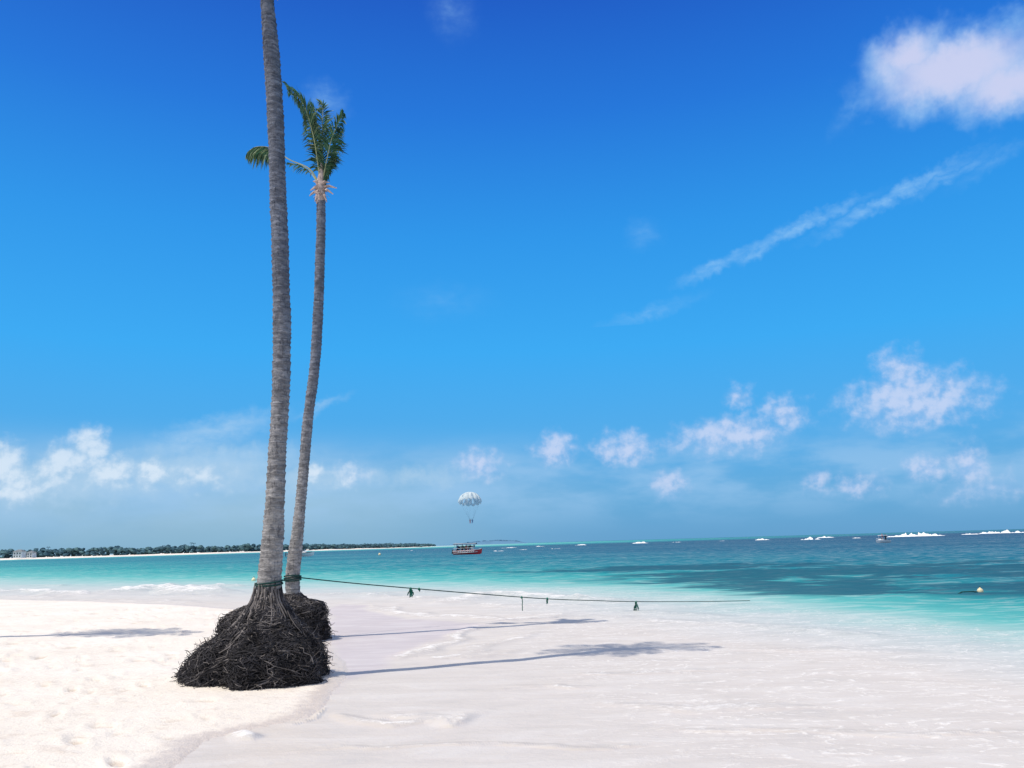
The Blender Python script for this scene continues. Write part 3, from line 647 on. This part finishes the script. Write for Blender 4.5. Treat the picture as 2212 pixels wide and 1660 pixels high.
mb.tube([(-L/2,-.97,.62),(0,-1.0,.68),(1.2,-.93,.74),(2.2,-.5,.9),(2.62,0,1.0),(2.2,.5,.9),(1.2,.93,.74),(0,1.0,.68),(-L/2,.97,.62)],0.06,6,1,True)
mb.tube([(-L/2+.1,-.93,.30),(0,-.98,.34),(1.2,-.86,.38),(2.0,-.52,.48)],0.05,6,1,True)
for k in range(9): mb.box((-1.5+k*.34,-1.0,0.50),(0.2,0.03,0.12),1)
mb.obj("hull",[redm,white,greym],False,tb)
mb=MB()
for x in(-2.3,-1.1,0.1,1.3):
    for y in(-.8,.8): mb.tube([(x,y,.6),(x,y*.95,1.95)],0.035,6,1)
vs=[];fs=[]
for i in range(9):
    for j in range(7): 
        u=j/6*2-1; vs.append((-2.6+4.3*i/8,u*1.02,2.06-0.16*u*u+0.03*math.sin(i)))
for i in range(8):
    for j in range(6): a=i*7+j; fs.append((a,a+7,a+8,a+1))
mb.add(vs,fs,2); mb.tube([(-2.6,-1.02,1.9),(1.7,-1.02,1.9)],0.05,6,3); mb.tube([(-2.6,1.02,1.9),(1.7,1.02,1.9)],0.05,6,3)
mb.box((0.9,0,1.05),(0.5,0.9,0.7),0,0.06); mb.box((1.25,0,1.5),(0.06,1.3,0.5),4)
for k in range(3): mb.box((-1.9+k*.85,0,0.85),(0.3,1.5,0.35),3,0.03)
mb.box((-.6,.78,1.25),(3.2,.05,.55),3)
for s in(-1,1): mb.tube([(-2.5,s*.95,1.15),(1.2,s*.93,1.2)],0.025,5,1)
mb.tube([(-2.3,.3,2.0),(-2.3,.3,2.35)],0.02,5,1); mb.box((-2.85,0,0.55),(0.3,0.45,0.8),3,0.08)
mb.obj("superstructure",[white,white,greym,darkm,glassm],False,tb)
for i,(x,y,c) in enumerate([(-1.9,-.35,1),(-1.05,.3,2),(-.2,-.3,0),(.45,.2,2)]): person((x,y,1.1),tb,c,True,math.pi/2+.2*i)
place(tb,1010,1198,math.radians(-6))
def motor_boat(L,ttop):
    e=empty("motor_boat"); mb=MB(); hull(mb,L,L*0.34,L*0.13,0,0,0,L*0.05,-0.1)
    mb.tube([(-L/2,-L*.172,L*.115),(0,-L*.175,L*.125),(L*.25,-L*.14,L*.14),(L*.45,-L*.05,L*.17)],L*0.010,5,1,True)
    mb.obj("hull",[white,darkm],False,e); mb=MB()
    mb.box((L*.08,0,L*.17),(L*.28,L*.22,L*.12),0,L*.02); mb.box((L*.10,0,L*.245),(L*.16,L*.20,L*.05),1,L*.02)
    mb.box((-L*.52,0,L*.10),(L*.05,L*.07,L*.16),2,L*.01); mb.box((-L*.25,0,L*.13),(L*.1,L*.24,L*.06),2,L*.01)
    if ttop:
        for x in(-.22,.12):
            for y in(-.12,.12): mb.tube([(L*x,L*y,L*.1),(L*(x+.02),L*y*.9,L*.40)],L*.010,5,0)
        mb.box((-L*.05,0,L*.41),(L*.46,L*.30,L*.02),0,L*.01); mb.tube([(-L*.2,0,L*.42),(-L*.2,0,L*.52)],L*.006,4,2)
    for s in(-1,1): mb.tube([(L*.2,s*L*.13,L*.15),(L*.25,s*L*.12,L*.21),(L*.42,s*L*.05,L*.23),(L*.47,0,L*.24)],L*.006,4,0)
    mb.obj("superstructure",[white,glassm,darkm],False,e); return e
m1=motor_boat(3.3,True); place(m1,1907,1173,math.radians(205)); person((-.9,0,.72),m1,2,True,1.6); person((.1,.1,.8),m1,0,True,1.2)
m2=motor_boat(6.6,False); place(m2,648,1203,math.radians(8)); 

# ---------------------------------------------------------------- parasail
ps=empty("parasail"); c=at(1015,1083,265.0); sc_=265/1730.0*25.5
whitec=simple_mat("parasail_cloth",(0.72,0.80,0.82),0.8,0.08,0.6,0.1,trans=0.4)
mb=MB(); NG=14
def can(th,ph):
    gore=abs(math.sin(th*NG/2)); r=sc_*(1-0.10*(1-gore**0.6)*math.sin(ph)); q=Vector((r*math.sin(ph)*math.cos(th),r*math.sin(ph)*math.sin(th),r*0.85*math.cos(ph)-0.1*sc_+(0.14*sc_*(1-gore) if ph>1.5 else 0))); return q
nth=NG*8; phs=np.linspace(0.12,1.62,11)
vs=[can(2*math.pi*i/nth,ph) for ph in phs for i in range(nth)]; fs=[]
for j in range(10):
    for i in range(nth):
        g8=i%8; gi=i//8
        if j in(6,7) and 3<=g8<=5 and gi%2==0: continue
        if j==5 and g8 in(3,4): continue
        i2=(i+1)%nth; fs.append((j*nth+i,(j+1)*nth+i,(j+1)*nth+i2,j*nth+i2))
Rm=Matrix.Rotation(math.radians(-16),3,'X')@Matrix.Rotation(0.2,3,'Z')
mb.add([Rm@v for v in vs],fs); can_o=mb.obj("canopy",[whitec],True,ps); ps.location=c
bar=at(1018,1126,265.0)-c; mb=MB()
for k in range(NG):
    q=Rm@can(2*math.pi*(k)/NG,1.62); s=-1 if q.x<bar.x else 1; mb.tube([q,bar+Vector((s*.6,0,.6))],0.006,3,0,False)
mb.tube([bar+Vector((-.7,0,.6)),bar+Vector((.7,0,.6))],0.05,6,0)
mb.obj("lines",[darkm],False,ps)
person(bar+Vector((-.38,0,-.3)),ps,0,True,0.1); person(bar+Vector((.38,0,-.3)),ps,1,True,-.1)

# ---------------------------------------------------------------- distant breakers on the reef
foamm=simple_mat("sea_foam",(0.80,0.83,0.85),0.9,0.05,0.8,0.1,bump=0.5)
mb=MB(); random.seed(8)
def breaker(x,y,wpx,hpx):
    cx,cy=gnd(x,y); d=math.hypot(cx,cy); k=d/F; Wd=wpx*k; Ht=hpx*k; n=max(8,int(wpx/2)); u=Vector((cy,-cx)).normalized(); f=Vector((cx,cy)).normalized(); vs=[];fs=[]
    o1=random.uniform(0,99); m=7
    for i in range(n+1):
        t=i/n; env=(math.sin(math.pi*t)**0.9); hN=float(fbm(np.array([o1+t*n*0.45]),np.array([1.5]),3,2)[0]); hh=Ht*env*max(0.0,(hN-0.22)*2.2)
        for j in range(m):
            s=j/(m-1); off_=(s-.5)*Ht*2.5+ (hN-.5)*Ht*4+random.uniform(-.15,.15)*Ht; z=hh*math.sin(math.pi*s)**0.8*random.uniform(.7,1.1)-0.04
            vs.append((cx+u.x*(t-.5)*Wd+f.x*off_,cy+u.y*(t-.5)*Wd+f.y*off_,z))
    for i in range(n):
        for j in range(m-1): a=i*m+j; fs.append((a,a+m,a+m+1,a+1))
    mb.add(vs,fs)
for q in [(1980,1159,100,10),(1945,1160,50,6),(2170,1152,100,6.5),(2095,1155,40,3),(1750,1166,44,6.5),(1783,1162,36,5),(1645,1167,32,3.5),(1383,1174,36,5),(1255,1178,30,2.4),(1165,1181,26,2.6),(1075,1191,30,2.8),(1460,1172,22,1.8),(1100,1184,40,1.8),(885,1190,16,1.6),(1850,1163,20,1.5),(1560,1169,12,1.4),(1200,1186,26,1.6),(1130,1188,20,1.6)]:
    breaker(*q)
mb.obj("breaking_waves",[foamm],True)

# ---------------------------------------------------------------- far shore vegetation and headland
veg=simple_mat("hazed_foliage",(0.060,0.125,0.16),1.0,0.3,0.08,0.05)  # distance haze mixed into both foliage colours
veg2=simple_mat("hazed_foliage_light",(0.085,0.165,0.185),1.0,0.25,0.08,0.05)
mb=MB(); random.seed(12)
line=[((-700,560),12),((-470,690),11),((-350,725),9.5),((-245,815),8.5),((-178,960),6),((-165,1400),5.5),((-270,2600),5)]
for k in range(len(line)-1):
    (x0,y0),h0=line[k]; (x1,y1),h1=line[k+1]; Ls=math.hypot(x1-x0,y1-y0); n=int(Ls/0.40) if Ls<500 else int(Ls/1.5)
    for i in range(n):
        t=i/n+random.uniform(-.01,.01); x=x0+(x1-x0)*t+random.gauss(0,5); y=y0+(y1-y0)*t+random.uniform(0,22); hh=(h0+(h1-h0)*t)*(0.6+0.4*float(vnoise(np.array([x*.08]),np.array([y*.02]),4)[0]))
        r=random.uniform(1.0,2.2); z=0.8+(random.random()**0.7)*(hh-0.8)*0.9
        mb.ball((x,y,z),r,0 if random.random()<.65 else 1,6,4,0.35,(1.3,1.3,.8))
        if random.random()<0.010 and Ls<500:
            hp=hh*random.uniform(1.0,1.25)+0.6; mb.tube([(x,y,1),(x+.4,y,hp)],0.2,4,0)
            for q in range(8):
                a=q*.785+random.random(); d=Vector((math.cos(a),math.sin(a),0)); p=Vector((x+.4,y,hp)); mb.add([p,p+d*1.0+Vector((0,0,.5)),p+d*2.0+Vector((0,0,-.7)),p+d*1.0+Vector((0,0,0))],[(0,1,2,3)],0)
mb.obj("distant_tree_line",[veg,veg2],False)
hd=simple_mat("hazed_headland",(0.12,0.25,0.38),1.0,0.2,0.004,0.05)  # blue of the distance haze is part of the base colour
mb=MB(); pts=[(930,1),(960,2.5),(1000,4),(1030,7),(1050,9),(1062,8),(1075,9.5),(1090,8),(1110,7.5),(1122,5),(1140,1)]
vs=[];fs=[]; 
for i,(x,h_) in enumerate(pts):
    a,_=azel(x,1174); a=math.radians(a); Rr=3600; 
    for j,(dr,k) in enumerate([(-120,0),(0,.8),(60,1),(250,0)]): vs.append(((Rr+dr)*math.sin(a),(Rr+dr)*math.cos(a),h_*k*Rr/F*0.9))
for i in range(len(pts)-1):
    for j in range(3): a=i*4+j; fs.append((a,a+4,a+5,a+1))
mb.add(vs,fs)
for i in range(160):
    x=random.uniform(985,1125); a=math.radians(azel(x,1174)[0]); hh=float(np.interp(x,[p[0] for p in pts],[p[1] for p in pts]))*3600/F*.9
    mb.ball((3630*math.sin(a),3630*math.cos(a),hh*random.uniform(.7,1.0)),random.uniform(2,4),0,6,4,.3,(2,1,.8))
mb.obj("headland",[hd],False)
bw=simple_mat("white_render",(0.5,0.56,0.6),0.8,0.08,0.1,0.2); roofm=simple_mat("palm_thatch",(0.18,0.20,0.22),0.9,0.2,0.5,0.1)  # wall and roof colours carry the distance haze
def house(x,Y,Wd,Hh):
    p=at(x,1200,Y); e=empty("beach_house",(p.x,p.y,1.2)); mb=MB(); mb.box((0,0,Hh/2),(Wd,6,Hh)); mb.obj("walls",[bw],False,e)
    mb=MB(); mb.add([(-Wd/2-.6,-3.6,Hh),(Wd/2+.6,-3.6,Hh),(Wd/2+.6,3.6,Hh),(-Wd/2-.6,3.6,Hh),(-Wd/2+2,0,Hh+1.8),(Wd/2-2,0,Hh+1.8)],[(0,1,5,4),(1,2,5),(2,3,4,5),(3,0,4),(0,3,2,1)]); mb.obj("roof",[roofm],False,e)
    mb=MB()
    for f in range(2):
        for k in range(int(Wd/2.2)): mb.box((-Wd/2+1.2+k*2.2,-3.01,Hh*(.27+.46*f)),(1.0,.06,1.1))
    mb.obj("windows",[glassm],False,e)
house(42,672,7,5.0); house(68,690,4.5,4.0)
